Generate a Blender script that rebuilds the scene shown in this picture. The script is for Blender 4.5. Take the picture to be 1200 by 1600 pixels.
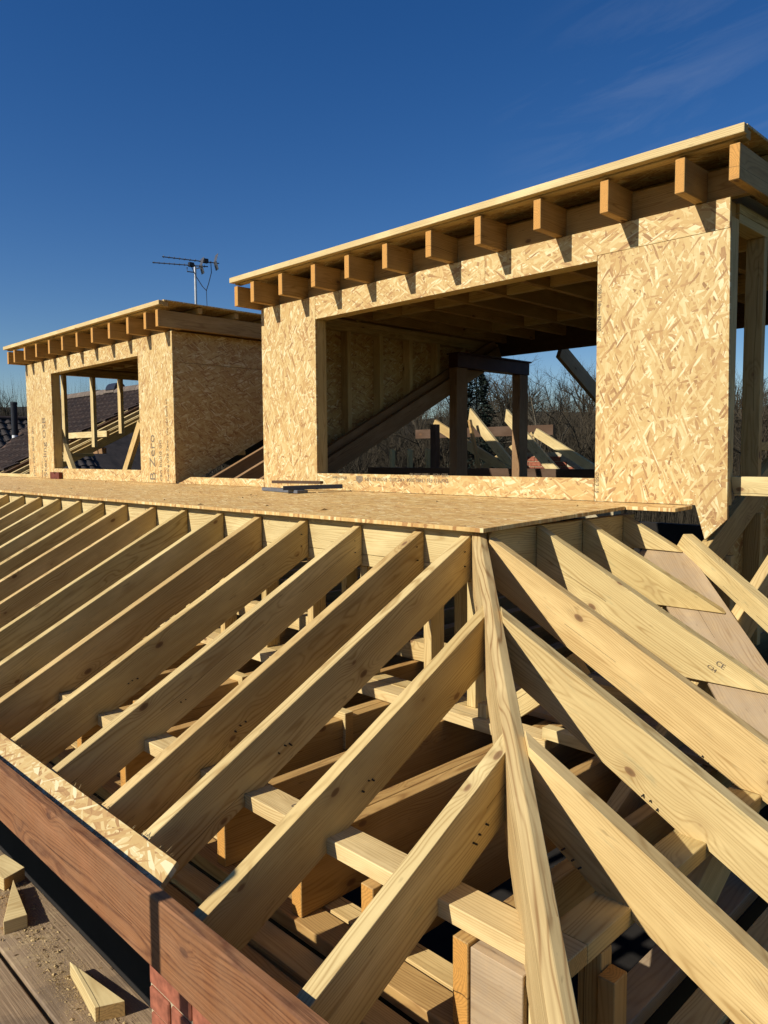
import bpy, bmesh, math, random
from mathutils import Vector, Matrix, Quaternion

random.seed(11)
R_ = math.radians
S = bpy.context.scene
for o in list(bpy.data.objects): bpy.data.objects.remove(o)
COL = S.collection

# ------------------------------------------------------------------ camera
cam_d = bpy.data.cameras.new('camera'); cam = bpy.data.objects.new('camera', cam_d); COL.objects.link(cam)
cam_d.sensor_fit = 'VERTICAL'; cam_d.sensor_height = 32.0; cam_d.lens = 1194.0/1600.0*32.0
cam_d.clip_start = 0.05; cam_d.clip_end = 3000
_nX = Vector((-580-600, -(719.7-800), -1194.0)).normalized()
_Y = Vector((1815-600, -(703.7-800), -1194.0)); _Y = (_Y - _nX*_Y.dot(_nX)).normalized()
_X = -_nX; _Z = _X.cross(_Y)
cam.matrix_world = Matrix((_X, _Y, _Z)).to_4x4()
S.camera = cam

# ------------------------------------------------------------------ sky, sun, exposure
SUN_DIR = Vector((-0.058, -0.205, 0.141)).normalized()      # towards the sun
w = bpy.data.worlds.new('World'); S.world = w; w.use_nodes = True
wn = w.node_tree.nodes; wl = w.node_tree.links; wn.clear()
wo = wn.new('ShaderNodeOutputWorld'); wb = wn.new('ShaderNodeBackground'); sky = wn.new('ShaderNodeTexSky')
sky.sky_type = 'NISHITA'; sky.sun_disc = False
sky.sun_elevation = math.asin(SUN_DIR.z); sky.sun_rotation = math.atan2(SUN_DIR.x, SUN_DIR.y)
sky.altitude = 150; sky.air_density = 1.0; sky.dust_density = 0.25; sky.ozone_density = 3.0
wb.inputs['Strength'].default_value = 0.0505
# thin cirrus streaks in the sky itself
tc = wn.new('ShaderNodeTexCoord'); mpn = wn.new('ShaderNodeMapping'); mpn.inputs['Rotation'].default_value = (0.2, 0.5, 0.9)
mpn.inputs['Scale'].default_value = (2.0, 9.0, 5.0)
nz = wn.new('ShaderNodeTexNoise'); nz.inputs['Scale'].default_value = 1.6; nz.inputs['Detail'].default_value = 7; nz.inputs['Roughness'].default_value = 0.62; nz.inputs['Distortion'].default_value = 0.7
nz2 = wn.new('ShaderNodeTexNoise'); nz2.inputs['Scale'].default_value = 2.3; nz2.inputs['Detail'].default_value = 2
mr = wn.new('ShaderNodeMapRange'); mr.inputs[1].default_value = 0.46; mr.inputs[2].default_value = 0.80
mr2 = wn.new('ShaderNodeMapRange'); mr2.inputs[1].default_value = 0.0; mr2.inputs[2].default_value = 1.0
mm = wn.new('ShaderNodeMath'); mm.operation = 'MULTIPLY'
mm2 = wn.new('ShaderNodeMath'); mm2.operation = 'MULTIPLY'; mm2.inputs[1].default_value = 0.11
mx = wn.new('ShaderNodeMix'); mx.data_type = 'RGBA'
gm = wn.new('ShaderNodeHueSaturation'); gm.inputs['Saturation'].default_value = 1.34; gm.inputs['Value'].default_value = 1.42; gm.inputs['Hue'].default_value = 0.512
de = wn.new('ShaderNodeVectorMath'); de.operation = 'DOT_PRODUCT'; de.inputs[1].default_value = (2.2*0.90, 2.2*0.34, 2.2*0.26); wl.new(tc.outputs['Generated'], de.inputs[0])
df = wn.new('ShaderNodeVectorMath'); df.operation = 'DOT_PRODUCT'; df.inputs[1].default_value = (13*0.09, 13*0.434, -13*0.889); wl.new(tc.outputs['Generated'], df.inputs[0])
cx_ = wn.new('ShaderNodeCombineXYZ'); wl.new(de.outputs['Value'], cx_.inputs[0]); wl.new(df.outputs['Value'], cx_.inputs[1]); wl.new(cx_.outputs[0], nz.inputs['Vector']); wl.new(tc.outputs['Generated'], nz2.inputs['Vector'])
wl.new(nz.outputs[0], mr.inputs[0]); wl.new(mr.outputs[0], mm.inputs[0]); wl.new(mr2.outputs[0], mm.inputs[1]); wl.new(mm.outputs[0], mm2.inputs[0])
vd = wn.new('ShaderNodeVectorMath'); vd.operation = 'DOT_PRODUCT'; vd.inputs[1].default_value = (-0.40, 0.85, 0.345); wl.new(tc.outputs['Generated'], vd.inputs[0])
mr3 = wn.new('ShaderNodeMapRange'); mr3.inputs[1].default_value = 0.978; mr3.inputs[2].default_value = 0.997; wl.new(vd.outputs['Value'], mr3.inputs[0]); wl.new(mr3.outputs[0], mr2.inputs[0])
wl.new(sky.outputs[0], gm.inputs['Color']); wl.new(gm.outputs[0], mx.inputs[6]); wl.new(mm2.outputs[0], mx.inputs[0]); mx.inputs[7].default_value = (9.0, 9.6, 10.5, 1)
wl.new(mx.outputs[2], wb.inputs['Color']); wl.new(wb.outputs[0], wo.inputs['Surface'])
sd = bpy.data.lights.new('sun', 'SUN'); sd.energy = 5.0; sd.angle = R_(0.53); sd.color = (1.0, 0.95, 0.87)
so = bpy.data.objects.new('sun', sd); COL.objects.link(so); so.rotation_euler = (-SUN_DIR).to_track_quat('-Z', 'Y').to_euler(); so.location = (-4, -12, 12)
S.view_settings.view_transform = 'Standard'; S.view_settings.look = 'None'; S.view_settings.gamma = 1; S.view_settings.exposure = 0.3
S.view_settings.use_curve_mapping = False
S.cycles.max_bounces = 5; S.cycles.diffuse_bounces = 3; S.cycles.glossy_bounces = 2; S.cycles.caustics_reflective = False; S.cycles.caustics_refractive = False
S.cycles.use_adaptive_sampling = True; S.cycles.adaptive_threshold = 0.02

# ------------------------------------------------------------------ material helpers
class NT:
    def __init__(s, name):
        s.m = bpy.data.materials.new(name); s.m.use_nodes = True; s.t = s.m.node_tree; s.t.nodes.clear()
        s.out = s.n('ShaderNodeOutputMaterial'); s.b = s.n('ShaderNodeBsdfPrincipled'); s.l(s.b.outputs[0], s.out.inputs[0])
        s.b.inputs['Specular IOR Level'].default_value = 0.25; s.b.inputs['Roughness'].default_value = 0.8
    def n(s, t, **k):
        x = s.t.nodes.new(t)
        for a, v in k.items(): setattr(x, a, v)
        return x
    def l(s, a, b): s.t.links.new(a, b)
    def val(s, sock, v):
        if hasattr(v, 'links') or hasattr(v, 'is_linked'): s.l(v, sock)
        else: sock.default_value = v
    def math(s, op, a, b=None, c=None, clamp=False):
        x = s.n('ShaderNodeMath', operation=op); x.use_clamp = clamp; s.val(x.inputs[0], a)
        if b is not None: s.val(x.inputs[1], b)
        if c is not None: s.val(x.inputs[2], c)
        return x.outputs[0]
    def vmath(s, op, a, b=None):
        x = s.n('ShaderNodeVectorMath', operation=op); s.val(x.inputs[0], a)
        if b is not None: s.val(x.inputs[1], b)
        return x.outputs[0]
    def comb(s, a, b, c):
        x = s.n('ShaderNodeCombineXYZ'); s.val(x.inputs[0], a); s.val(x.inputs[1], b); s.val(x.inputs[2], c); return x.outputs[0]
    def sep(s, v):
        x = s.n('ShaderNodeSeparateXYZ'); s.l(v, x.inputs[0]); return x.outputs
    def noise(s, v, scale, detail=2, rough=0.5, dist=0.0):
        x = s.n('ShaderNodeTexNoise'); s.l(v, x.inputs['Vector']); x.inputs['Scale'].default_value = scale
        x.inputs['Detail'].default_value = detail; x.inputs['Roughness'].default_value = rough; x.inputs['Distortion'].default_value = dist; return x.outputs[0]
    def rng(s, v, a, b, c=0.0, d=1.0):
        x = s.n('ShaderNodeMapRange'); s.l(v, x.inputs[0])
        for i, q in enumerate((a, b, c, d)): x.inputs[i+1].default_value = q
        return x.outputs[0]
    def mix(s, f, a, b, mode='MIX'):
        x = s.n('ShaderNodeMix', data_type='RGBA', blend_type=mode); s.val(x.inputs[0], f)
        for i, q in ((6, a), (7, b)):
            if isinstance(q, tuple): x.inputs[i].default_value = (*q, 1)
            else: s.l(q, x.inputs[i])
        return x.outputs[2]
    def ramp(s, f, stops, interp='LINEAR'):
        x = s.n('ShaderNodeValToRGB'); s.l(f, x.inputs[0]); e = x.color_ramp; e.interpolation = interp
        while len(e.elements) < len(stops): e.elements.new(0.5)
        for el, (p, c) in zip(e.elements, stops): el.position = p; el.color = (*c, 1)
        return x.outputs[0]
    def bump(s, h, strength, dist):
        x = s.n('ShaderNodeBump'); s.l(h, x.inputs['Height']); x.inputs['Strength'].default_value = strength; x.inputs['Distance'].default_value = dist
        s.l(x.outputs[0], s.b.inputs['Normal'])
    def coord(s): return s.n('ShaderNodeTexCoord')

def plain(name, c, rough=0.7, metal=0.0, var=0.15, scale=9.0):
    k = NT(name); tcn = k.coord(); nn = k.noise(tcn.outputs['Object'], scale, 4, 0.6)
    f = k.rng(nn, 0.3, 0.7); k.l(k.mix(f, tuple(q*(1-var) for q in c), tuple(min(1, q*(1+var)) for q in c)), k.b.inputs['Base Color'])
    k.b.inputs['Roughness'].default_value = rough; k.b.inputs['Metallic'].default_value = metal
    k.bump(nn, 0.15, 0.004); return k.m

def wood(name, early, late, endg, knot=(0.20, 0.10, 0.04), dirt=0.0, dirtc=(0.25, 0.22, 0.18), period=0.0075, tint=0.35, mould=0.0, knots=1.0, contrast=0.8, rough=0.72, ringpow=3.0, stain=0.0, bs=0.40):
    """Sawn softwood: growth rings about a wandering pith along the piece's own x axis, fibre streaks, knots."""
    k = NT(name); tcn = k.coord(); oi = k.n('ShaderNodeObjectInfo'); rnd = oi.outputs['Random']
    wn_ = k.n('ShaderNodeTexWhiteNoise', noise_dimensions='1D'); k.l(rnd, wn_.inputs['W']); rc = k.n('ShaderNodeSeparateColor'); k.l(wn_.outputs['Color'], rc.inputs[0])
    l, a, b = k.sep(tcn.outputs['Object'])[:3]
    off = k.math('MULTIPLY', rnd, 31.7)
    lo = k.math('ADD', l, off)
    # knots
    kv = k.comb(k.math('MULTIPLY', lo, 4.2), k.math('MULTIPLY', a, 7.5), k.math('MULTIPLY', b, 7.5))
    vo = k.n('ShaderNodeTexVoronoi', voronoi_dimensions='3D', feature='F1'); k.l(kv, vo.inputs['Vector']); vo.inputs['Scale'].default_value = 1.0
    kd = vo.outputs['Distance']; kc = k.n('ShaderNodeSeparateColor'); k.l(vo.outputs['Color'], kc.inputs[0])
    has = k.math('GREATER_THAN', kc.outputs[0], 1.0-0.40*knots)
    kfal = k.math('MULTIPLY', k.rng(kd, 0.0, 0.42, 1.0, 0.0), has)
    kfal2 = k.math('POWER', kfal, 2.0)
    # warp
    w1 = k.noise(k.comb(k.math('MULTIPLY', lo, 0.9), k.math('MULTIPLY', a, 5.0), k.math('MULTIPLY', b, 5.0)), 1.6, 2, 0.5)
    w2 = k.noise(k.comb(k.math('MULTIPLY', lo, 0.7), k.math('ADD', k.math('MULTIPLY', a, 5.0), 7.3), k.math('MULTIPLY', b, 5.0)), 1.6, 2, 0.5)
    a0 = k.math('MULTIPLY_ADD', rc.outputs[0], 0.16, -0.08); b0 = k.math('MULTIPLY_ADD', rc.outputs[1], 0.14, -0.07)
    da = k.math('ADD', k.math('SUBTRACT', a, a0), k.math('MULTIPLY_ADD', w1, 0.09, -0.045))
    db = k.math('ADD', k.math('SUBTRACT', b, b0), k.math('MULTIPLY_ADD', w2, 0.09, -0.045))
    d = k.math('SQRT', k.math('ADD', k.math('MULTIPLY', da, da), k.math('MULTIPLY', db, db)))
    d = k.math('ADD', d, k.math('MULTIPLY', kfal2, 0.030))
    sn = k.math('SINE', k.math('MULTIPLY', d, 2*math.pi/period))
    ring = k.math('POWER', k.math('MULTIPLY_ADD', sn, 0.5, 0.5), ringpow)
    fib = k.noise(k.comb(k.math('MULTIPLY', lo, 2.0), k.math('MULTIPLY', a, 95.0), k.math('MULTIPLY', b, 95.0)), 1.0, 3, 0.6)
    blot = k.noise(k.comb(k.math('MULTIPLY', lo, 1.3), k.math('MULTIPLY', a, 4.0), k.math('MULTIPLY', b, 4.0)), 1.5, 4, 0.6)
    f = k.math('ADD', k.math('MULTIPLY', k.math('MULTIPLY', ring, k.rng(w2, 0.25, 0.7, 0.45, 1.25)), 0.75*contrast), k.math('MULTIPLY', k.rng(fib, 0.32, 0.68), 0.42*contrast))
    col = k.mix(f, early, late)
    bl = k.rng(blot, 0.38, 0.74); col = k.mix(k.rng(blot, 0.30, 0.48, 0.55, 0.0), col, tuple(min(0.8, q*1.16+0.02) for q in early))
    col = k.mix(k.math('MULTIPLY', bl, 0.55), col, k.mix(1.0, col, (0.72, 0.66, 0.58), 'MULTIPLY'))
    # piece-to-piece tint
    tcol = k.ramp(rc.outputs[2], [(0.0, (1.06, 0.95, 0.88)), (0.35, (1.04, 1.03, 1.05)), (0.7, (0.98, 0.95, 0.88)), (1.0, (0.90, 0.80, 0.72))])
    col = k.mix(tint*1.6 if tint*1.6 < 1 else 1.0, col, k.mix(1.0, col, tcol, 'MULTIPLY'))
    # end grain
    nl = k.sep(tcn.outputs['Normal'])[0]; isend = k.rng(k.math('ABSOLUTE', nl), 0.80, 0.95)
    er = k.mix(k.math('MULTIPLY', ring, 0.7), endg, tuple(q*0.62 for q in endg))
    en = k.noise(tcn.outputs['Object'], 160, 3, 0.7)
    er = k.mix(k.rng(en, 0.45, 0.75, 0, 0.5), er, tuple(q*0.5 for q in endg))
    col = k.mix(isend, col, er)
    # knots
    kcol = k.mix(k.rng(kd, 0.02, 0.085), tuple(q*0.55 for q in knot), knot)
    km = k.math('MULTIPLY', k.rng(kd, 0.075, 0.098, 1.0, 0.0), has); km = k.math('MULTIPLY', km, k.math('SUBTRACT', 1.0, isend))
    halo = k.math('MULTIPLY', k.rng(kd, 0.08, 0.26, 0.34, 0.0), has)
    col = k.mix(halo, col, k.mix(0.5, late, knot)); col = k.mix(k.math('MULTIPLY', km, 0.85), col, kcol)
    if mould:
        mn = k.noise(k.comb(k.math('MULTIPLY', lo, 2.0), k.math('MULTIPLY', a, 8.0), k.math('MULTIPLY', b, 8.0)), 2.2, 6, 0.7)
        col = k.mix(k.math('MULTIPLY', k.rng(mn, 0.60, 0.72), mould), col, (0.10, 0.16, 0.10))
    if dirt:
        dn = k.noise(tcn.outputs['Object'], 6.0, 7, 0.72)
        dn2 = k.noise(tcn.outputs['Object'], 55.0, 4, 0.7)
        col = k.mix(k.math('MULTIPLY', k.rng(k.math('ADD', k.math('MULTIPLY', dn, 0.75), k.math('MULTIPLY', dn2, 0.25)), 0.38, 0.62), dirt), col, dirtc)
    if stain:
        sn1 = k.noise(tcn.outputs['Object'], 3.2, 5, 0.6, 0.8); sn2 = k.noise(tcn.outputs['Object'], 11.0, 4, 0.65, 0.4)
        col = k.mix(k.math('MULTIPLY', k.rng(sn1, 0.52, 0.60), stain*0.6), col, (0.085, 0.062, 0.042))
        col = k.mix(k.math('MULTIPLY', k.rng(sn2, 0.55, 0.70), stain), col, (0.42, 0.31, 0.165))
    # drying splits that follow the length of some pieces
    ck = k.math('ABSOLUTE', k.math('ADD', k.math('SUBTRACT', a, k.math('MULTIPLY_ADD', rc.outputs[1], 0.09, -0.045)), k.math('MULTIPLY_ADD', w1, 0.05, -0.025)))
    cn = k.noise(k.comb(lo, rnd, 0.0), 1.7, 1, 0.5)
    cm = k.math('MULTIPLY', k.math('LESS_THAN', ck, 0.0011), k.math('MULTIPLY', k.math('GREATER_THAN', cn, 0.52), k.math('GREATER_THAN', rc.outputs[0], 0.35)))
    col = k.mix(k.math('MULTIPLY', cm, 0.8), col, tuple(q*0.22 for q in late))
    # small pale / dark scuffs
    sc = k.noise(k.comb(k.math('MULTIPLY', lo, 14.0), k.math('MULTIPLY', a, 60.0), k.math('MULTIPLY', b, 60.0)), 1.0, 2, 0.5)
    col = k.mix(k.rng(sc, 0.70, 0.78, 0, 0.45), col, tuple(q*0.45 for q in late))
    k.l(col, k.b.inputs['Base Color']); k.b.inputs['Roughness'].default_value = rough
    k.bump(fib, bs, 0.0018 if bs < 0.5 else 0.004)
    return k.m

def osb(name, tone=(1, 1, 1), scale=0.78, streak=0.0):
    """Oriented strand board: overlapping layers of long flat strands lying at different angles."""
    k = NT(name); tcn = k.coord(); oi = k.n('ShaderNodeObjectInfo'); rnd = oi.outputs['Random']
    x, y, z = k.sep(tcn.outputs['Object'])[:3]
    x = k.math('ADD', x, k.math('MULTIPLY', rnd, 17.3)); y = k.math('ADD', y, k.math('MULTIPLY', rnd, 9.1))
    wv = k.comb(x, y, k.math('MULTIPLY', z, 3.0))
    wob = k.noise(wv, 5.0, 2, 0.5)
    wo_ = k.math('MULTIPLY_ADD', wob, 0.022, -0.011)
    y = k.math('ADD', y, wo_)
    layers = [(4, .13, .030, 1.0), (-17, .12, .027, .46), (27, .11, .024, .42), (-38, .12, .021, .36), (58, .10, .024, .28), (-66, .09, .021, .24), (12, .14, .018, .36), (-6, .10, .027, .30), (81, .08, .016, .14), (-24, .11, .012, .24), (38, .09, .013, .20)]
    col = None
    pal = [(0.0, (0.241, 0.1262, 0.049)), (0.06, (0.3343, 0.1887, 0.0737)), (0.17, (0.4276, 0.2581, 0.0996)), (0.36, (0.4779, 0.3137, 0.1197)), (0.58, (0.5173, 0.3622, 0.1454)), (0.80, (0.5604, 0.4179, 0.1857)), (0.95, (0.6142, 0.4908, 0.2431)), (1.0, (0.6646, 0.5671, 0.3234))]
    hgt = None
    for i, (ang, L, W, amt) in enumerate(layers):
        c, s_ = math.cos(R_(ang)), math.sin(R_(ang))
        u = k.math('ADD', k.math('MULTIPLY', x, c), k.math('MULTIPLY', y, s_)); v = k.math('SUBTRACT', k.math('MULTIPLY', y, c), k.math('MULTIPLY', x, s_))
        vec = k.comb(k.math('DIVIDE', k.math('ADD', u, 3.1*i), L*scale), k.math('DIVIDE', k.math('ADD', v, 1.7*i), W*scale), 0.0)
        vo = k.n('ShaderNodeTexVoronoi', voronoi_dimensions='2D', feature='F1'); k.l(vec, vo.inputs['Vector']); vo.inputs['Scale'].default_value = 1.0
        cc = k.n('ShaderNodeSeparateColor'); k.l(vo.outputs['Color'], cc.inputs[0])
        dd = k.math('MULTIPLY', vo.outputs['Distance'], -0.07)
        if i in (0, 2, 7):
            gr = k.noise(k.comb(k.math('MULTIPLY', u, 14.0), k.math('MULTIPLY', v, 320.0), float(i)), 1.0, 2, 0.6); dd = k.math('ADD', dd, k.math('MULTIPLY_ADD', gr, 0.36, -0.12))
        val = k.math('ADD', k.math('ADD', cc.outputs[0], 0.06), dd)
        if col is None: col, hgt = val, cc.outputs[2]
        else:
            m_ = k.math('LESS_THAN', cc.outputs[1], amt)
            hm = k.n('ShaderNodeMix', data_type='FLOAT'); k.l(m_, hm.inputs[0]); k.l(col, hm.inputs[2]); k.l(val, hm.inputs[3]); col = hm.outputs[0]
    val = col
    col = k.ramp(val, pal)
    big = k.noise(wv, 2.2, 3, 0.55)
    col = k.mix(k.rng(big, 0.35, 0.70, 0.0, 0.30), col, k.mix(1.0, col, (0.90, 0.82, 0.70), 'MULTIPLY'))
    sl = k.noise(k.comb(k.math('MULTIPLY', x, 46.0), k.math('MULTIPLY', y, 12.0), 0.0), 1.0, 3, 0.6)
    col = k.mix(k.rng(sl, 0.70, 0.75, 0, 0.75), col, (0.16, 0.085, 0.035))
    if streak:
        sk = k.noise(k.comb(k.math('MULTIPLY', x, 1.1), k.math('MULTIPLY', y, 75.0), 0.0), 1.0, 4, 0.65)
        col = k.mix(k.rng(sk, 0.50, 0.66, 0.0, streak), col, k.mix(1.0, col, (0.48, 0.40, 0.30), 'MULTIPLY'))
    if tone != (1, 1, 1): col = k.mix(1.0, col, tone, 'MULTIPLY')
    k.l(col, k.b.inputs['Base Color']); k.b.inputs['Roughness'].default_value = 0.62
    k.bump(sl, 0.35, 0.003)
    return k.m

M = {}
M['timber'] = wood('treated_softwood', (0.592, 0.462, 0.205), (0.345, 0.226, 0.078), (0.52, 0.30, 0.088), mould=0.25, knots=2.1, contrast=0.78, tint=0.6)
M['timber_pale'] = wood('pale_softwood', (0.630, 0.505, 0.245), (0.41, 0.282, 0.110), (0.54, 0.33, 0.11), knots=1.8, contrast=0.75, tint=0.4)
M['timber_hip'] = wood('broad_grained_softwood', (0.56, 0.415, 0.185), (0.27, 0.155, 0.055), (0.54, 0.33, 0.11), knots=0.9, contrast=1.0, tint=0.1, period=0.0125, ringpow=5.0)
M['timber_orange'] = wood('orange_end_softwood', (0.46, 0.295, 0.105), (0.28, 0.155, 0.048), (0.56, 0.275, 0.062), tint=0.3)
M['timber_grey'] = wood('weathered_softwood', (0.44, 0.325, 0.180), (0.29, 0.19, 0.095), (0.40, 0.25, 0.10), dirt=0.45, dirtc=(0.30, 0.235, 0.165))
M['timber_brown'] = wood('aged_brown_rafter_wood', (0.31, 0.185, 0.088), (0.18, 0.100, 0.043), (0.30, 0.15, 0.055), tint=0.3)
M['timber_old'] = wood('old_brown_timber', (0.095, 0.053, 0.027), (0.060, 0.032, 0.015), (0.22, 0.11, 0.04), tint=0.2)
M['fascia'] = wood('red_brown_fascia', (0.275, 0.118, 0.044), (0.115, 0.040, 0.015), (0.22, 0.09, 0.035), knot=(0.07, 0.02, 0.01), tint=0.05, contrast=1.05, period=0.011, dirt=0.4, dirtc=(0.265, 0.148, 0.074), knots=1.6, rough=0.85, bs=0.8)
M['scaffold'] = wood('scaffold_board_wood', (0.30, 0.21, 0.120), (0.17, 0.112, 0.062), (0.26, 0.15, 0.07), dirt=0.75, dirtc=(0.265, 0.185, 0.105), tint=0.15, contrast=0.8, stain=0.7, bs=0.8)
M['osb'] = osb('oriented_strand_board')
M['osb_deck'] = osb('oriented_strand_board_deck', (1.16, 1.08, 0.98), streak=0.42)
M['brick'] = plain('red_brick', (0.27, 0.090, 0.048), 0.9, 0, 0.35, 30)
M['mortar'] = plain('lime_mortar', (0.40, 0.33, 0.20), 0.95, 0, 0.25, 40)
M['steel'] = plain('red_oxide_steel', (0.060, 0.022, 0.016), 0.55, 0.2, 0.3, 8)
M['black_plastic'] = plain('black_plastic', (0.022, 0.022, 0.026), 0.35)
M['grey_plastic'] = plain('grey_plastic', (0.11, 0.115, 0.125), 0.45)
M['ink'] = plain('printing_ink', (0.19, 0.145, 0.090), 0.8, var=0.4, scale=60)
M['nail'] = plain('nail_steel', (0.05, 0.045, 0.04), 0.5, 0.6)
M['galv'] = plain('galvanised_steel', (0.42, 0.42, 0.41), 0.42, 0.8, 0.2)
M['aerial'] = plain('dull_aluminium', (0.10, 0.10, 0.105), 0.5, 0.5)
M['white_pipe'] = plain('white_pipe', (0.72, 0.72, 0.70), 0.5)
M['red_block'] = plain('stained_block', (0.13, 0.035, 0.020), 0.8, 0, 0.3, 20)
M['void_shade'] = plain('painted_void_shade', (0.018, 0.015, 0.012), 0.95, 0, 0.3, 3)  # near-black colour paints the shade of the house void onto walls and floor
M['sawdust'] = plain('sawdust', (0.44, 0.31, 0.14), 0.95, 0, 0.2, 90)

def tile_mat(name, c1, c2, moss):
    k = NT(name); tcn = k.coord(); oi = k.n('ShaderNodeObjectInfo'); p = tcn.outputs['Object']
    n1 = k.noise(p, 3.0, 5, 0.65); n2 = k.noise(p, 24, 4, 0.6)
    col = k.mix(k.rng(n1, 0.35, 0.65), c1, c2); col = k.mix(k.math('MULTIPLY', oi.outputs['Random'], 0.5), col, k.mix(0.4, col, (0.015, 0.012, 0.012)))
    col = k.mix(k.rng(n2, 0.58, 0.75, 0, 0.7), col, moss); k.l(col, k.b.inputs['Base Color']); k.b.inputs['Roughness'].default_value = 0.85
    k.bump(n2, 0.3, 0.004); return k.m
M['tile_a'] = tile_mat('brown_concrete_tile', (0.046, 0.028, 0.020), (0.022, 0.014, 0.011), (0.09, 0.075, 0.06))
M['tile_b'] = tile_mat('grey_pantile', (0.060, 0.049, 0.043), (0.028, 0.024, 0.022), (0.11, 0.065, 0.05))
M['tile_ridge'] = tile_mat('mossy_ridge_tile', (0.20, 0.15, 0.11), (0.11, 0.085, 0.065), (0.28, 0.24, 0.15))
def bark(name, a, b):
    k = NT(name); p = k.coord().outputs['Object']; n1 = k.noise(p, 0.35, 4, 0.6); k.l(k.mix(k.rng(n1, 0.3, 0.7), a, b), k.b.inputs['Base Color']); k.b.inputs['Roughness'].default_value = 0.95; return k.m
M['twig'] = bark('winter_twigs', (0.062, 0.047, 0.027), (0.028, 0.023, 0.014))
M['twig_pale'] = bark('pale_bark', (0.115, 0.095, 0.062), (0.06, 0.05, 0.034))
M['needle'] = bark('conifer_needles', (0.013, 0.021, 0.011), (0.006, 0.010, 0.006))
M['ivy'] = bark('evergreen_leaves', (0.035, 0.045, 0.018), (0.018, 0.024, 0.012))
def ground_mat(name, a, b, c):
    k = NT(name); p = k.coord().outputs['Object']; n1 = k.noise(p, 0.08, 6, 0.65); n2 = k.noise(p, 1.4, 5, 0.7)
    col = k.mix(k.rng(n1, 0.35, 0.65), a, b); col = k.mix(k.rng(n2, 0.4, 0.7, 0, 0.7), col, c); k.l(col, k.b.inputs['Base Color']); k.b.inputs['Roughness'].default_value = 1.0
    k.bump(n2, 0.6, 0.15); return k.m
M['ground'] = ground_mat('rough_grass', (0.055, 0.062, 0.026), (0.075, 0.062, 0.036), (0.04, 0.034, 0.022))
M['hill'] = ground_mat('woodland_floor', (0.028, 0.023, 0.013), (0.017, 0.016, 0.009), (0.038, 0.029, 0.017))

# ------------------------------------------------------------------ object helpers
W = {}
def reg(o, mw, parent=None):
    COL.objects.link(o); W[o] = mw
    if parent is not None:
        o.parent = parent; o.matrix_parent_inverse = Matrix.Identity(4); o.matrix_basis = W[parent].inverted() @ mw
    else: o.matrix_basis = mw
    return o
def tag(o, label, cat, group=None, kind=None):
    o['label'] = label; o['category'] = cat
    if group: o['group'] = group
    if kind: o['kind'] = kind
    return o
def thing(name, loc, label, cat, group=None):
    o = bpy.data.objects.new(name, None); o.empty_display_size = 0.2; reg(o, Matrix.Translation(loc)); return tag(o, label, cat, group)
def frame(origin, ex, ez):
    ex = Vector(ex).normalized(); ez = Vector(ez); ez = (ez - ex*ez.dot(ex)).normalized(); ey = ez.cross(ex)
    m = Matrix((ex, ey, ez)).transposed().to_4x4(); m.translation = origin; return m
BOW = {'rafter': .004, 'hip_rafter': .003, 'roof_batten': .0035, 'fascia_board': .004, 'wall_plate': .003, 'header_board': .0015, 'scaffold_board': .003, 'roof_joist': .0025, 'ceiling_joist': .004, 'stud': .002}
def mesh_obj(name, verts, faces, mw, mat, parent=None, bevel=0.0, smooth=False, jitter=0.0):
    inv = mw.inverted(); bm = bmesh.new()
    vs = [bm.verts.new(inv @ Vector(v)) for v in verts]
    if jitter:
        for v in vs: v.co += Vector((random.uniform(-1, 1), random.uniform(-1, 1), random.uniform(-1, 1)))*jitter
    for f in faces:
        try: bm.faces.new([vs[i] for i in f])
        except ValueError: pass
    bmesh.ops.recalc_face_normals(bm, faces=bm.faces)
    if bevel:
        bmesh.ops.bevel(bm, geom=list(bm.edges), offset=bevel, offset_type='OFFSET', segments=1, affect='EDGES', clamp_overlap=True)
    if name in BOW and bevel:
        xs_ = [v.co.x for v in bm.verts]; xa_, xb_ = min(xs_), max(xs_)
        for q in (0.25, 0.5, 0.75): bmesh.ops.bisect_plane(bm, geom=list(bm.verts)+list(bm.edges)+list(bm.faces), plane_co=(xa_+(xb_-xa_)*q, 0, 0), plane_no=(1, 0, 0))
        a1, a2 = random.uniform(-1, 1)*BOW[name], random.uniform(-1, 1)*BOW[name]*.8
        for v in bm.verts:
            t_ = (v.co.x-xa_)/max(1e-6, xb_-xa_); v.co.y += a1*math.sin(math.pi*t_); v.co.z += a2*math.sin(math.pi*t_)
    me = bpy.data.meshes.new(name); bm.to_mesh(me); bm.free()
    if smooth:
        for p in me.polygons: p.use_smooth = True
    me.materials.append(M[mat] if isinstance(mat, str) else mat)
    o = bpy.data.objects.new(name, me); return reg(o, mw, parent)
def loft(name, A, B, mat, parent, grain, bevel=0.002, jitter=0.0):
    """Solid between two matching polygons (the two broad faces of a timber)."""
    A = [Vector(p) for p in A]; B = [Vector(p) for p in B]; n = len(A)
    c = sum(A+B, Vector())/(2*n); t = sum((b-a for a, b in zip(A, B)), Vector())
    fs = [list(range(n)), list(range(2*n-1, n-1, -1))]+[[i, (i+1) % n, n+(i+1) % n, n+i] for i in range(n)]
    if abs(Vector(grain).normalized().dot(t.normalized())) > 0.95: t = A[1]-A[0]
    return mesh_obj(name, A+B, fs, frame(c, grain, t), mat, parent, bevel, jitter=jitter)
def prism(name, pts, t, mat, parent=None, grain=None, bevel=0.002):
    t = Vector(t); A = [Vector(p) for p in pts]
    return loft(name, A, [p+t for p in A], mat, parent, grain or (A[1]-A[0]), bevel)
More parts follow.
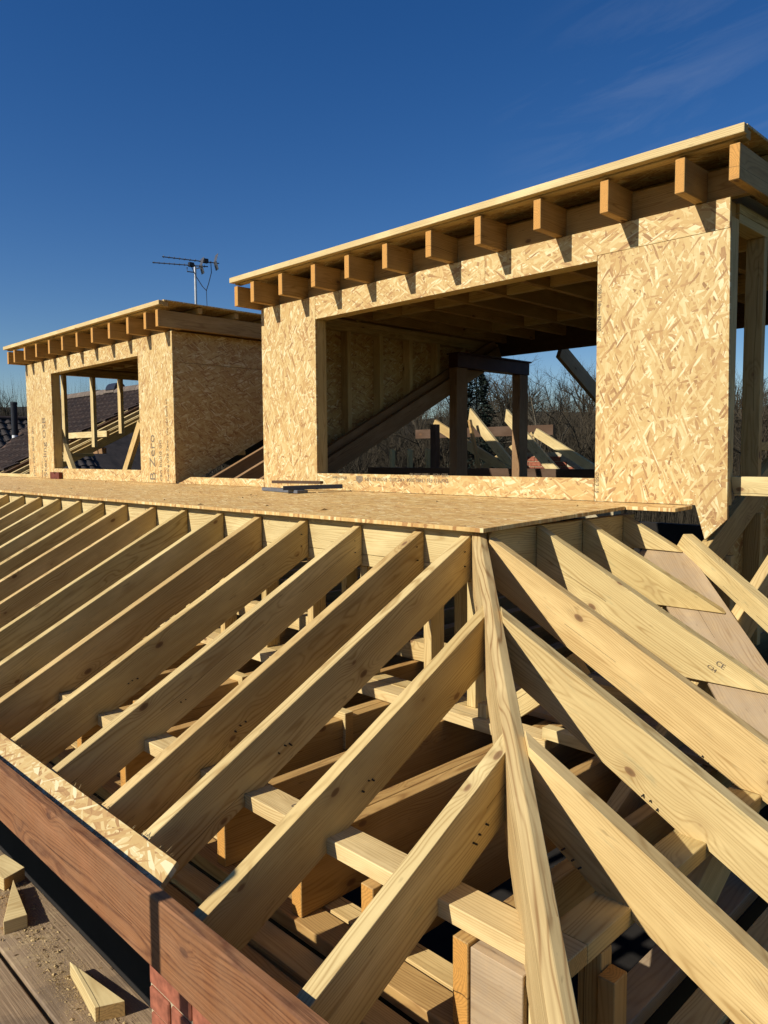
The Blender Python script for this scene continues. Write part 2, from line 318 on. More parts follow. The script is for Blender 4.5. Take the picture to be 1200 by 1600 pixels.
def box(name, x0, x1, y0, y1, z0, z1, mat, parent=None, grain=None, bevel=0.002):
    d = (abs(x1-x0), abs(y1-y0), abs(z1-z0)); g = grain if grain is not None else d.index(max(d)); t = d.index(min(d))
    if g == t: t = (g+1) % 3
    ax = [Vector((1, 0, 0)), Vector((0, 1, 0)), Vector((0, 0, 1))]
    v = [(x, y, z) for x in (x0, x1) for y in (y0, y1) for z in (z0, z1)]
    f = [(0, 1, 3, 2), (4, 6, 7, 5), (0, 4, 5, 1), (2, 3, 7, 6), (0, 2, 6, 4), (1, 5, 7, 3)]
    return mesh_obj(name, v, f, frame(Vector(((x0+x1)/2, (y0+y1)/2, (z0+z1)/2)), ax[g], ax[t]), mat, parent, bevel)
def beam(name, p0, p1, wd, ht, mat, parent=None, up=(0, 0, 1), bevel=0.002, cut0=0.0, cut1=0.0):
    """Straight timber; wd across, ht along 'up'; cut0/cut1 slide the upper corner along the length (splayed ends)."""
    p0, p1 = Vector(p0), Vector(p1); d = (p1-p0).normalized(); u = Vector(up); u = (u - d*u.dot(d)).normalized(); s = d.cross(u)
    a = [p0 - u*ht/2 - s*wd/2, p1 - u*ht/2 - s*wd/2, p1 + u*ht/2 + d*cut1 - s*wd/2, p0 + u*ht/2 + d*cut0 - s*wd/2]
    return prism(name, a, s*wd, mat, parent, d, bevel)
def tube(name, pts, r, mat, parent=None, seg=10, r1=None):
    pts = [Vector(p) for p in pts]; vs = []; fs = []
    for i, p in enumerate(pts):
        d = (pts[min(i+1, len(pts)-1)] - pts[max(i-1, 0)]).normalized(); a = d.orthogonal().normalized(); b = d.cross(a)
        rr = r if r1 is None else r + (r1-r)*i/(len(pts)-1)
        for j in range(seg): vs.append(p + (a*math.cos(2*math.pi*j/seg) + b*math.sin(2*math.pi*j/seg))*rr)
    for i in range(len(pts)-1):
        for j in range(seg): fs.append((i*seg+j, i*seg+(j+1) % seg, (i+1)*seg+(j+1) % seg, (i+1)*seg+j))
    fs.append(tuple(range(seg-1, -1, -1))); fs.append(tuple(range((len(pts)-1)*seg, len(pts)*seg)))
    return mesh_obj(name, vs, fs, Matrix.Translation(pts[0]), mat, parent, smooth=False)
def lettering(name, text, origin, right, up, size, parent, mat='ink', lift=0.0015):
    cu = bpy.data.curves.new(name, 'FONT'); cu.body = text; cu.size = size; cu.resolution_u = 2; cu.extrude = 0.0003
    tmp = bpy.data.objects.new(name, cu); COL.objects.link(tmp)
    me = bpy.data.meshes.new_from_object(tmp.evaluated_get(bpy.context.evaluated_depsgraph_get()))
    bpy.data.objects.remove(tmp); bpy.data.curves.remove(cu); me.name = name; me.materials.clear(); me.materials.append(M[mat])
    r = Vector(right).normalized(); u = Vector(up).normalized(); n = r.cross(u)
    m = Matrix((r, u, n)).transposed().to_4x4(); m.translation = Vector(origin) + n*lift
    return reg(bpy.data.objects.new(name, me), m, parent)
def nails(parent, pts, n, r=0.0028):
    for p in pts:
        p = Vector(p); nn = Vector(n).normalized(); e = p + nn*random.uniform(0.003, 0.012) + Vector((random.uniform(-.003, .003), 0, random.uniform(-.004, .002)))
        tube('nail', [p - nn*0.004, e], r, 'nail', parent, 6)

# ------------------------------------------------------------------ roof planes
TF = 0.525                                     # pitch of the new hip roof
def zf(y): return -0.33 + TF*(y-2.52)          # front slope, falls towards -y
def zh(x): return -0.33 - TF*(x+1.96)          # hip end, falls towards +x
TM = 0.487
def zA(y): return -0.25 + TM*(y-3.946)         # old main slope
def zB(y): return -0.41 + TM*(y-3.946)         # lower part of it, on the right
def zdeck(y): return -0.300 + 0.026*(y-2.466)
PL = 0.19                                      # plumb depth of a rafter
TH = 0.047

# ------------------------------------------------------------------ ground and hill
def sheet(name, x0, x1, y0, y1, nx, ny, fz, mat):
    vs = [(x0+(x1-x0)*i/nx, y0+(y1-y0)*j/ny) for j in range(ny+1) for i in range(nx+1)]
    vs = [(x, y, fz(x, y)) for x, y in vs]
    fs = [(j*(nx+1)+i, j*(nx+1)+i+1, (j+1)*(nx+1)+i+1, (j+1)*(nx+1)+i) for j in range(ny) for i in range(nx)]
    o = mesh_obj(name, vs, fs, Matrix.Identity(4), mat, smooth=True); o['kind'] = 'structure'; return o
sheet('ground', -900, 900, -900, 900, 8, 8, lambda x, y: -5.6, 'ground')
def hillz(x, y):
    d = math.hypot(x, y); t = max(0.0, min(1.0, (d-34)/75.0)); t = t*t*(3-2*t)
    ang = math.atan2(y, -x)
    h = 11.6 + 1.0*math.sin(ang*5.0+0.8) + 0.8*math.sin(ang*13+d*0.02)
    return -5.75 + t*h
def hill():
    vs = []; fs = []; na, nd = 70, 26
    for j in range(nd+1):
        d = 30 + 420*(j/nd)**1.7
        for i in range(na+1):
            a = R_(-15 + 140*i/na); x, y = -math.cos(a)*d, math.sin(a)*d; vs.append((x, y, hillz(x, y) - max(0, d-150)*0.004))
    for j in range(nd):
        for i in range(na): q = j*(na+1)+i; fs.append((q, q+1, q+na+2, q+na+1))
    o = mesh_obj('hill', vs, fs, Matrix.Identity(4), 'hill', smooth=True); o['kind'] = 'structure'
hill()

# ------------------------------------------------------------------ house below the roof
house = thing('brick_house', (-6, 6, -5.6), 'red brick house below the unfinished roof, its wall top showing under the fascia', 'house')
box('wall', -16, -0.86, 1.40, 1.50, -5.6, -1.46, 'void_shade', house, 0, 0)
box('wall', -0.96, -0.86, 1.50, 9.5, -5.6, -1.46, 'void_shade', house, 1, 0)
box('wall', -16, -0.86, 9.5, 9.6, -5.6, -0.9, 'void_shade', house, 0, 0)
box('wall', -16, -15.9, 1.50, 9.5, -5.6, -1.46, 'void_shade', house, 1, 0)
box('floor', -15.9, -0.96, 1.50, 9.5, -4.0, -3.9, 'void_shade', house, 0, 0)
# corner corbel of brick just under the fascia
BY = 0.945
cor = box('corbel', -1.90, -0.86, BY+0.006, 1.015, -3.0, -1.335, 'mortar', house, 0, 0)
box('mortar_bed', -1.897, -0.865, BY-0.003, BY+0.05, -1.372, -1.3352, 'mortar', cor, 0, 0.003)
bl, bh = 0.215, 0.065
brick_me = None
for row in range(9):
    z = -1.372 - (row+1)*0.075
    x = -1.893 - (0.1125 if row % 2 else 0)
    while x < -0.90:
        xa, xb = max(x, -1.895), min(x+bl, -0.87)
        if xb-xa > 0.04:
            box('brick', xa, xb, BY-random.uniform(0, .004), BY+0.06, z, z+bh, 'brick', cor, 0, 0.004)
        x += bl+0.010

# ------------------------------------------------------------------ hip roof frame
roof = thing('hip_roof_frame', (-2, 1.4, -1.46), 'open hipped frame of sawn rafters sloping down from the flat deck to the fascia', 'roof frame')
def tim(): return 'timber'
def nail3(par, x, y, z, n, along):
    for i in range(3):
        p = Vector((x, y, z)) + Vector(along)*(i*0.028 + random.uniform(-.006, .006)) + Vector((0, 0, random.uniform(-.006, .006)))
        nails(par, [p], n)
PY0, PY1, PZ = 1.360, 1.460, -1.090            # upper wall plate, front run
PX0, PX1 = -0.945, -0.845                      # return run on the hip side
YF = 0.925; XF = -0.43                         # rafter feet
def front_rafter(xc, hipcut=False, mat='timber', top=2.516, dz=0.0):
    polys = []
    for x in (xc-TH/2, xc+TH/2):
        ye = (2.517-(x+1.988)*1.0654-0.0415) if hipcut else top
        P = [(YF, zf(YF)), (ye, zf(ye)), (ye, zf(ye)-PL), (PY1-0.026, PZ), (PY0, PZ), (PY0, zf(PY0)-PL), (YF+0.045, zf(YF+0.045)-PL), (YF, zf(YF)-PL+0.06)]
        polys.append([(x, y, z+dz) for y, z in P])
    o = loft('rafter', polys[0], polys[1], mat, roof, (0, 1, TF), 0.001 if hipcut else 0.0022, 0.0 if hipcut else 0.0018)
    if xc > -3.4:
        nail3(o, xc+TH/2, 1.50, zf(1.50)-0.125, (1, 0, 0), (0, 0.8, 0.42))
        if not hipcut: nails(o, [(xc+TH/2, 2.47, zf(2.47)-q) for q in (0.05, 0.11)], (1, -0.3, 0.2))
    return o
front_x = [-2.052, -2.325, -2.733, -3.146, -3.556, -3.945, -4.36, -4.768, -5.187, -5.56, -5.967, -6.37, -6.775, -7.18, -7.585, -7.99, -8.4, -8.8, -9.2, -9.6, -10.0]
for x in front_x: front_rafter(x, dz=random.uniform(-.003, .003))
front_rafter(-1.645, True); front_rafter(-1.222, True)
def hip_side_rafter(yc, hipcut=False, start=-1.972, cutz=None, mat='timber', dz=0.0):
    polys = []
    for y in (yc-TH/2, yc+TH/2):
        xs = (-1.988+(2.517-y)/1.0654+0.039) if hipcut else start
        if cutz is None:
            P = [(XF, zh(XF)), (xs, zh(xs)), (xs, zh(xs)-PL), (PX0+0.026, PZ), (PX1, PZ), (PX1, zh(PX1)-PL), (XF-0.045, zh(XF-0.045)-PL), (XF, zh(XF)-PL+0.06)]
        else:
            c = cutz(yc); xt = -1.96 + (-0.33-c)/TF; xb = -1.96 + (-0.33-PL-c)/TF
            P = [(xt, c), (xs, zh(xs)), (xs, zh(xs)-PL), (xb, c)]
        polys.append([(x, y, z+dz) for x, z in P])
    return loft('rafter', polys[0], polys[1], mat, roof, (1, 0, -TF), 0.001 if hipcut else 0.0022, 0.0 if hipcut else 0.0015)
cutB = lambda y: zB(y)+0.022
ra = hip_side_rafter(2.537, start=-1.935); nail3(ra, -1.03, 2.5135, -1.02, (0, -1, 0), (0.8, 0, -0.42))
for yc in (2.117, 1.682):
    r_ = hip_side_rafter(yc, True, dz=-0.016 if yc < 1.9 else -0.006); nail3(r_, -1.03, yc-TH/2, -1.015, (0, -1, 0), (0.8, 0, -0.42))
rb = hip_side_rafter(2.937, cutz=cutB)
rc_ = hip_side_rafter(3.333, cutz=cutB)
hip_side_rafter(3.735, cutz=lambda y: zB(y)+0.022)
# hip rafter, deeper, with its two backed top faces
def hip2():
    d = Vector((1.27, -1.353, -0.706)); s = Vector((1.353, 1.27, 0)).normalized()*0.029
    a = Vector((-2.012, 2.543, -0.314)); b = a + d*1.28
    A = [a-s+Vector((0, 0, -.010)), a, a+s+Vector((0, 0, -.010)), a+s+Vector((0, 0, -.24)), a-s+Vector((0, 0, -.24))]
    B = [p+d*1.28 for p in A]
    n = 5; vs = A+B; fs = [list(range(n)), list(range(2*n-1, n-1, -1))]+[[i, (i+1) % n, n+(i+1) % n, n+i] for i in range(n)]
    o = mesh_obj('hip_rafter', vs, fs, frame((a+b)/2, d, s), 'timber_hip', roof, 0.0015)
hip2()
# header boards under the deck edge, front and hip side
for i, (xa, xb) in enumerate([(-4.9, -1.985), (-7.5, -4.905), (-10.3, -7.505)]):
    box('header_board', xa, xb, 2.520, 2.565, -0.478, -0.322, 'timber_pale', roof)
    box('header_board', xa+0.3*(i == 0)-0.3, xb, 2.5205, 2.567, -0.535, -0.480, 'timber_pale', roof)
box('header_board', -2.022, -1.975, 2.57, 3.84, -0.515, -0.322, 'timber', roof)
# upper wall plate
box('wall_plate', -10.3, PX1, PY0, PY1, PZ-0.047, PZ, 'timber_pale', roof)
box('wall_plate', PX0, PX1, PY1+0.001, 4.6, PZ-0.048, PZ-0.001, 'timber', roof)
# ceiling joists with their ends under the plate
JX = [-1.105, -1.425, -1.735, -2.135, -2.46, -2.86, -3.26, -3.66, -4.06, -4.46, -4.86, -5.26, -5.66, -6.06, -6.46, -6.86]
for x in JX:
    ye = 1.335+random.uniform(-.006, .006)
    box('ceiling_joist', x-TH/2, x+TH/2, ye, 6.2, PZ-0.048-0.22, PZ-0.0485, 'timber_orange', roof)
# lower plates on the wall and soffit boards
box('wall_plate', -10.3, -0.96, 1.315, 1.412, -1.405, -1.3585, 'timber_orange', roof)
box('wall_plate', -10.3, -0.96, 1.425, 1.498, -1.407, -1.36, 'timber', roof)
box('soffit_board', -10.3, -1.00, 1.215, 1.302, -1.44, -1.402, 'timber', roof)
box('soffit_board', -10.3, -1.00, 1.02, 1.205, -1.462, -1.418, 'timber_orange', roof)
box('soffit_board', -0.79, -0.70, 1.10, 5.0, -1.44, -1.402, 'timber', roof)
box('soffit_board', -0.69, -0.50, 1.10, 5.0, -1.462, -1.418, 'timber_grey', roof)
box('wall_plate', -0.955, -0.86, 1.52, 4.8, -1.4585, -1.412, 'timber_grey', roof)
# packing blocks at the corner under the plate
box('blocking', -1.078, -0.93, 1.335, 1.385, -1.46, -1.145, 'timber_grey', roof, 0)
box('blocking', -0.926, -0.875, 1.350, 1.395, -1.27, -1.140, 'timber_pale', roof, 2)
box('blocking', -0.926, -0.872, 1.338, 1.392, -1.46, -1.275, 'timber_grey', roof, 2)
box('blocking', -0.905, -0.845, 1.52, 1.57, -1.46, -1.142, 'timber', roof, 2)
box('blocking', -0.842, -0.80, 1.50, 1.56, -1.46, -1.18, 'timber_orange', roof, 2)
# inner plate carrying studs under the deck edge
box('inner_plate', -10.2, -1.60, 2.43, 2.53, -1.1355, -1.09, 'timber_pale', roof)
box('stud', -1.95, -1.905, 2.46, 2.505, -1.089, -1.03, 'timber_pale', roof, 2)
for i, x in enumerate([-2.045, -2.298, -2.72, -3.135, -3.555, -3.99, -4.40, -4.80, -5.2, -5.6, -6.0, -6.4]):
    box('stud', x-0.0235, x+0.0235, 2.535, 2.625, -1.088, -0.54, 'timber', roof, 2)
box('inner_plate', -10.2, -1.99, 2.5305, 2.632, -1.136, -1.0885, 'timber', roof)
for x in (-2.512, -1.787, -3.31): box('ceiling_joist', x-TH/2, x+TH/2, 1.62, 6.2, -1.358, -1.1385, 'timber_orange', roof)
for i, (y0, y1) in enumerate(((2.74, 2.93), (2.94, 3.03), (3.24, 3.42), (3.44, 3.63))): box('walk_board', -2.35+0.12*i, -0.98-0.05*i, y0, y1, -1.1375, -1.112, 'timber_grey', roof)
beam('strut', (-1.86, 2.62, -1.06), (-1.56, 2.62, -0.82), .047, .095, 'timber', roof)
box('bolt_plate', -1.7105, -1.703, 2.0, 2.05, -1.27, -1.22, 'nail', roof, 1)
tube('bolt', [(-1.705, 2.025, -1.245), (-1.675, 2.025, -1.245)], .011, 'galv', roof, 6)
box('timber_scrap', -1.62, -1.36, 2.44, 2.49, -1.0895, -1.045, 'timber_pale', roof)
# second row of plate and studs, and noggins between ceiling joists
for x0 in (-2.70, -3.08, -3.48):
    box('noggin', x0, x0+0.28, 2.14, 2.187, -1.27, -1.11, 'timber', roof)
box('binder', -6.4, -1.0, 3.05, 3.145, -1.134, -1.03, 'timber', roof)
for x in (-2.55, -3.0, -3.45):
    box('stud', x-0.0235, x+0.0235, 3.05, 3.14, -1.028, -0.34, 'timber', roof, 2)
# deck joists
for x in [-2.06-0.4*i for i in range(1, 20)]:
    box('deck_joist', x-TH/2, x+TH/2, 2.57, 3.84, -0.50, -0.326, 'timber', roof)
# lay board in the valley and the rafters of the old slope under it
def onB(x, y, off=0.0): return Vector((x, y, zB(y)+off))
lb = [onB(-1.66, 3.78), onB(-0.62, 2.64), onB(-0.80, 2.50), onB(-1.87, 3.69), onB(-1.87, 3.78)]
prism('lay_board', lb, Vector((0, -TM, 1)).normalized()*0.022, 'timber_grey', roof, (1, -1.07, -0.5))
for x in (-1.595, -1.255, -0.92):
    beam('rafter', (x, 5.9, zB(5.9)-0.082), (x, 2.2 if x > -1.5 else 3.2, (zB(2.2) if x > -1.5 else zB(3.2))-0.082), 0.05, 0.16, 'timber', roof)
# separate jack rafter to the right of the valley
beam('valley_batten', (-1.69, 3.79, zB(3.79)+0.055), (-0.80, 3.05, zB(3.05)+0.055), 0.05, 0.095, 'timber', roof, cut0=0.05)
# fascia, OSB strip along the eaves
fas = box('fascia_board', -10.3, -0.40, 0.878, 0.915, -1.300, -1.104, 'fascia', roof, bevel=0.004)
st = Vector((0, -TF, 1)).normalized()*0.018
strip = [(-10.3, 0.925, zf(0.925)+0.004), (-1.80, 0.925, zf(0.925)+0.004), (-1.835, 1.012, zf(1.012)+0.004), (-10.3, 1.008, zf(1.008)+0.004)]
prism('osb_strip', strip, st, 'osb', roof, (1, 0, 0), 0.001)
def splinters():
    bm = bmesh.new()
    for i in range(150):
        x = random.uniform(-4.6, -1.84); p = Vector((x, 1.010, zf(1.010)+0.018)); l = random.uniform(.004, .022); a = random.uniform(-0.9, 0.9)
        d = Vector((math.sin(a), math.cos(a), random.uniform(-.2, .5)))*l; s = Vector((0.0016, 0, 0.001))
        bm.faces.new([bm.verts.new(q) for q in (p-s, p+s, p+d+s*.4, p+d-s*.4)])
    me = bpy.data.meshes.new('splinters'); bm.to_mesh(me); bm.free(); me.materials.append(M['timber_pale'])
    o = reg(bpy.data.objects.new('splinters', me), Matrix.Identity(4), roof); o['kind'] = 'stuff'
splinters()
# stamped grading marks and pencilled figures
X_, Y_, Z_ = Vector((1, 0, 0)), Vector((0, 1, 0)), Vector((0, 0, 1))
sl = Vector((1, 0, -TF)).normalized()
up_ = Vector((TF, 0, 1)).normalized()
o0 = Vector((-1.19, 2.9135, zh(-1.19)-0.085))
lettering('printed_lettering', 'CE', o0 + sl*0.02 + up_*0.030, sl, up_, 0.030, rb, lift=0.0045)
lettering('printed_lettering', 'C24', o0, sl, up_, 0.022, rb, lift=0.0045)
lettering('pencil_figures', '0.70 x 210', (-1.86, 1.41, PZ), X_, Y_, 0.04, roof, lift=0.0008)

# ------------------------------------------------------------------ flat deck
deck = thing('roof_deck', (-6, 3.1, -0.32), 'flat deck of oriented strand board between the rafters and the dormers', 'roof deck')
def deck_sheet(x0, x1, y0, y1):
    prism('osb_sheet', [(x0, y0, zdeck(y0)-.018), (x1, y0, zdeck(y0)-.018), (x1, y1, zdeck(y1)-.018), (x0, y1, zdeck(y1)-.018)], (0, 0, 0.018), 'osb_deck', deck, X_, 0.0012)
xs = [-1.927, -3.30, -5.70, -8.10, -10.5, -12.2]
for i in range(5): deck_sheet(xs[i+1]+0.003, xs[i], 2.466, 3.062)
xs = [-1.930, -4.40, -6.80, -9.2, -12.2]
for i in range(4): deck_sheet(xs[i+1]+0.003, xs[i], 3.066, 3.648)
xs = [-1.665, -2.9, -5.30, -7.70, -10.1, -12.2]
for i in range(5): deck_sheet(xs[i+1]+0.003, xs[i], 3.652, 3.848)

# ------------------------------------------------------------------ dormers
YW = 3.850
def dormer(name, label, xl, xr, wl_, wr_, joists, rx0, rx1, right_panel, left_open, cheek_left, cheek_right, yb=7.008):
    t = thing(name, ((xl+xr)/2, YW, zdeck(YW)), label, 'dormer')
    zb, zt, z0, z1 = zdeck(YW)+0.002, 1.232, -0.135, 1.058
    parts = {}
    parts['left'] = box('front_sheet', xl, wl_, YW, YW+.018, zb, zt, 'osb', t, 2, 0.001)
    xm = wl_ + (wr_-wl_)*0.68
    box('front_sheet', wl_+.002, xm, YW+.0005, YW+.018, z1, zt, 'osb', t, 0, 0.001)
    if right_panel == 'big':
        zj = 1.088
        box('front_sheet', xm+.002, xr-0.045, YW, YW+.018, zj if False else z1, zt, 'osb', t, 0, 0.001) if False else None
        prism('front_sheet', [(xm+.002, YW, z1), (wr_, YW, z1), (wr_, YW, zj), (xr-.004, YW, zj), (xr-.004, YW, zt), (xm+.002, YW, zt)], (0, .018, 0), 'osb', t, X_, 0.001)
        parts['right'] = prism('front_sheet', [(wr_+.002, YW, zj-.002), (wr_+.002, YW, zb), (-1.652, YW, zb), (-1.60, YW, zB(YW)+0.02), (xr+.02, YW, zB(YW)+.13), (xr, YW, zj-.002)], (0, .018, 0), 'osb', t, Z_, 0.001)
    else:
        box('front_sheet', xm+.002, wr_, YW, YW+.018, z1, zt, 'osb', t, 0, 0.001)
        parts['right'] = box('front_sheet', wr_+.002, xr, YW, YW+.018, zb, zt, 'osb', t, 2, 0.001)
    parts['sill'] = box('front_sheet', wl_+.003, wr_-.001, YW-.0008, YW+.017, zb, z0, 'osb', t, 0, 0.001)
    # framing of the front
    ys0, ys1 = YW+.020, YW+.115
    for x in (wl_-.052, wr_+.004, xl+.002, xr-.050): box('stud', x, x+.047, ys0, ys1, zb, z1+.09, 'timber', t, 2)
    box('lintel', xl+.0195, xr-.0195, ys0, ys1, z1+.092, zt-.004, 'timber', t)
    box('lintel', wl_+.001, wr_-.001, ys0, ys1, z1+.002, z1+.0895, 'timber', t)
    box('sill_plate', wl_+.001, wr_-.001, ys0, ys1, z0-.05, z0-.004, 'timber_orange', t)
    # roof joists, battens and sheet
    for x in joists:
        box('roof_joist', x, x+TH, 3.635+random.uniform(-.006, .006), yb, zt+.004, 1.396+random.uniform(-.003, .001), 'timber_orange', t)
    box('roof_batten', rx0, rx1, 3.600, 3.645, 1.422, 1.463, 'timber_pale', t)
    box('roof_batten', rx0+.01, rx1-.01, 3.649, 3.705, 1.413, 1.455, 'timber', t)
    y = 4.05
    while y < yb:
        box('roof_batten', rx0+.03, rx1-.05, y, y+.045, 1.3985, 1.455, 'timber', t); y += 0.42
    box('roof_sheet', rx0+.012, rx1-.008, 3.660, yb+.05, 1.4635, 1.476, 'osb', t, 0, 0.001)
    # noggins between roof joists
    for i in range(len(joists)-1):
        for yy in (4.95, 6.25):
            box('noggin', joists[i]+TH+.001, joists[i+1]-.001, yy, yy+.047, zt+.012, 1.388, 'timber', t)
        box('noggin', joists[i]+TH+.001, joists[i+1]-.001, 3.885, 3.932, zt+.010, 1.386, 'timber_orange', t)
    # cheeks
    for side, kind in ((-1, cheek_left), (1, cheek_right)):
        xo = xl if side < 0 else xr
        xi0, xi1 = (xo+.020, xo+.112) if side < 0 else (xo-.112, xo-.020)
        if kind == 'open': xi0, xi1 = (xo+.002, xo+.092) if side < 0 else (xo-.095, xo-.002)
        zplane = zB if (side > 0 and right_panel == 'big') else zA
        if kind == 'sheet':
            tt = (.018 if side < 0 else -.018, 0, 0); zj = 0.93
            def low(y): return zplane(y)-.02
            ya = YW+.0185
            prism('cheek_sheet', [(xo, ya, zb), (xo, ya+.15, zb), (xo, 6.35, low(6.35)), (xo, 6.35, zj), (xo, ya, zj)], tt, 'osb', t, Y_, 0.001)
            prism('cheek_sheet', [(xo, ya, zj+.003), (xo, yb-.35, zj+.003), (xo, yb-.02, zt-.001), (xo, ya, zt-.001)], tt, 'osb', t, Y_, 0.001)
        for j, y in enumerate((4.31, 4.72, 5.13, 5.54, 5.95, 6.36)):
            z = zplane(y)+.02
            if z < zt-.15: box('stud', xi0, xi1, y, y+.047, max(z, zb), zt-.100, 'timber_pale' if side < 0 else 'timber', t, 2)
        box('top_plate', xi0, xi1, ys1+.002, yb-.03, zt-.098, zt-.052, 'timber', t)
        box('top_plate', xi0, xi1, ys1+.002, yb-.03, zt-.050, zt-.004, 'timber', t)
        box('trimmer_rafter', xi0+.093 if side < 0 else xi0-.05, xi1+.048 if side < 0 else xi1-.095, 4.0, 4.01, zb, zb+.01, 'timber', t) if False else None
        box('noggin', xi0, xi1-.03, 4.358, 4.719, 0.015, 0.062, 'timber', t)
        if side < 0: box('noggin', xi0, xi1-.03, 4.768, 5.129, 0.30, 0.345, 'timber', t) if kind == 'x' else None
    return t, parts
bigJ = [-5.43, -5.205, -4.83, -4.445, -4.075, -3.695, -3.30, -2.91, -2.495, -2.092, -1.692, -1.441]
big, bp = dormer('dormer', 'large strand board dormer with a wide open window on the right of the deck', -5.362, -1.512, -4.655, -2.225, bigJ, -5.45, -1.365, 'big', False, 'sheet', 'open')
smJ = [-10.76, -10.52, -10.18, -9.79, -9.385, -8.99, -8.60, -8.18, -7.78, -7.365, -6.99, -6.765]
small, sp = dormer('dormer', 'smaller looking far strand board dormer on the left below the television aerial', -10.73, -6.852, -9.88, -7.565, smJ, -10.80, -6.63, 'small', True, 'open', 'sheet')
# low strand board upstand between the dormers and left of the far one
def upstand(xa, xb, lft):
    z0 = zdeck(YW)+.002
    prism('osb_upstand', [(xa, YW-.002, z0), (xb, YW-.002, z0), (xb, YW-.002, z0+.068), (xa+lft, YW-.002, z0+.068)], (0, .018, 0), 'osb', deck, X_, 0.001)
upstand(-6.80, -5.366, 0.24)
box('edge_batten', -12.2, -10.735, YW+.005, YW+.05, zdeck(YW), zdeck(YW)+.045, 'timber_pale', deck)
# printed marks on the boards
L_ = bp['sill']
lettering('printed_lettering', 'DoPV11 EN 13986:2004  +A1:2015  EN300 E1 18M', (-3.30, YW-.0008, -0.158), -X_, -Z_, 0.038, L_)
lettering('printed_lettering', '2025 14:30   18mm 3mm G2', (-3.30, YW-.0008, -0.198+.075), -X_, -Z_, 0.030, L_)
lettering('printed_lettering', 'West Fraser', (-4.30, YW-.0008, -0.155), -X_, -Z_, 0.034, L_)
prism('printed_emblem', [(-4.20, YW-.0015, -0.150), (-4.13, YW-.0015, -0.150), (-4.13, YW-.0015, -0.185), (-4.165, YW-.0015, -0.205), (-4.20, YW-.0015, -0.185)], (0, .0008, 0), 'ink', L_, X_, 0)
R2 = sp['right']
lettering('printed_lettering', 'B Zero', (-7.255, YW, -0.245), Z_, -X_, 0.165, R2)
lettering('printed_lettering', 'can build on', (-7.115, YW, -0.245), Z_, -X_, 0.085, R2)
lettering('printed_lettering', 'Sterling OSB Zero   you can build on', (-6.975, YW, -0.245), Z_, -X_, 0.055, R2)
L2 = sp['left']
lettering('printed_lettering', 'Sterling OSB', (-10.12, YW, -0.25), Z_, -X_, 0.15, L2)
lettering('printed_lettering', 'OSB Zero', (-10.26, YW, -0.25), Z_, -X_, 0.05, L2)
lettering('printed_lettering', 'you can build on', (-10.53, YW, -0.25), Z_, -X_, 0.10, L2)
lettering('printed_lettering', 'OSB/3 18mm EN300', (-2.218, YW, 0.93), -Z_, X_, 0.030, bp['right'])
lettering('printed_lettering', 'OSB/3 18', (-2.218, YW, -0.10), -Z_, X_, 0.030, bp['right'])
# things on the right edge of the large dormer
beam('packer', (-1.500, 3.975, -0.165), (-1.16, 3.975, -0.165), 0.047, 0.095, 'timber_pale', big, cut0=-0.02)
prism('cheek_sheet', [(-1.655, 3.95, -1.08), (-1.655, 6.4, -1.08), (-1.655, 6.4, zB(6.4)-.17), (-1.655, 3.95, zB(3.95)-.17)], (.018, 0, 0), 'osb', big, Y_, .001)
for y in (4.05, 4.46, 4.87, 5.3): box('stud', -1.636, -1.545, y, y+.047, -1.08, zB(y)-.175, 'timber', big, 2)
# trimmer rafters inside the large dormer, braces in both
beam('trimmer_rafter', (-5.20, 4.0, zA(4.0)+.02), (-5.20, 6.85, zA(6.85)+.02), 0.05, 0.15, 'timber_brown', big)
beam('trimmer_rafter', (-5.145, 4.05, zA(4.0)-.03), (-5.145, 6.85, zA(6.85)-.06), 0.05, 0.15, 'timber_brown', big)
beam('brace', (-10.03, 3.99, 0.355), (-9.56, 3.99, -0.27), 0.05, 0.09, 'timber_pale', small, up=(1, 0, 0.6))
beam('brace', (-8.02, 4.1, 0.38), (-8.50, 4.1, -0.27), 0.05, 0.09, 'timber', small, up=(-1, 0, 0.6))

# ------------------------------------------------------------------ old main roof frame
old = thing('main_roof_frame', (-8, 5.5, -1.0), 'older steep roof frame of rafters behind and between the two dormers', 'roof frame')
for x in (-6.45, -6.05, -5.65):
    beam('rafter', (x, 3.88, zA(3.88)-.05), (x, 6.97, zA(6.97)-.05), 0.05, 0.12, 'timber_brown', old)
for x in [-11.0-0.4*i for i in range(3)]:
    beam('rafter', (x, 3.88, zA(3.88)-.05), (x, 6.97, zA(6.97)-.05), 0.05, 0.12, 'timber', old)
for x in (-12.6, -13.1, -13.6):
    beam('tile_lath', (x+1.4, 3.9, zA(3.9)+.02), (x+1.4, 6.6, zA(6.6)+.02), 0.03, 0.025, 'timber_pale', old)
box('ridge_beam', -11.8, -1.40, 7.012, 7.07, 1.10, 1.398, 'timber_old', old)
beam('rafter', (-4.52, 7.08, 1.10), (-4.52, 9.2, -0.06), 0.05, 0.17, 'timber_grey', old)
# trusses seen through the far dormer window
beam('purlin', (-10.80, 5.0, 0.345), (-12.3, 5.0, 0.345), 0.045, 0.09, 'timber_pale', old)
beam('purlin', (-10.96, 5.02, 0.10), (-12.8, 5.02, 0.10), 0.045, 0.09, 'timber_brown', old)

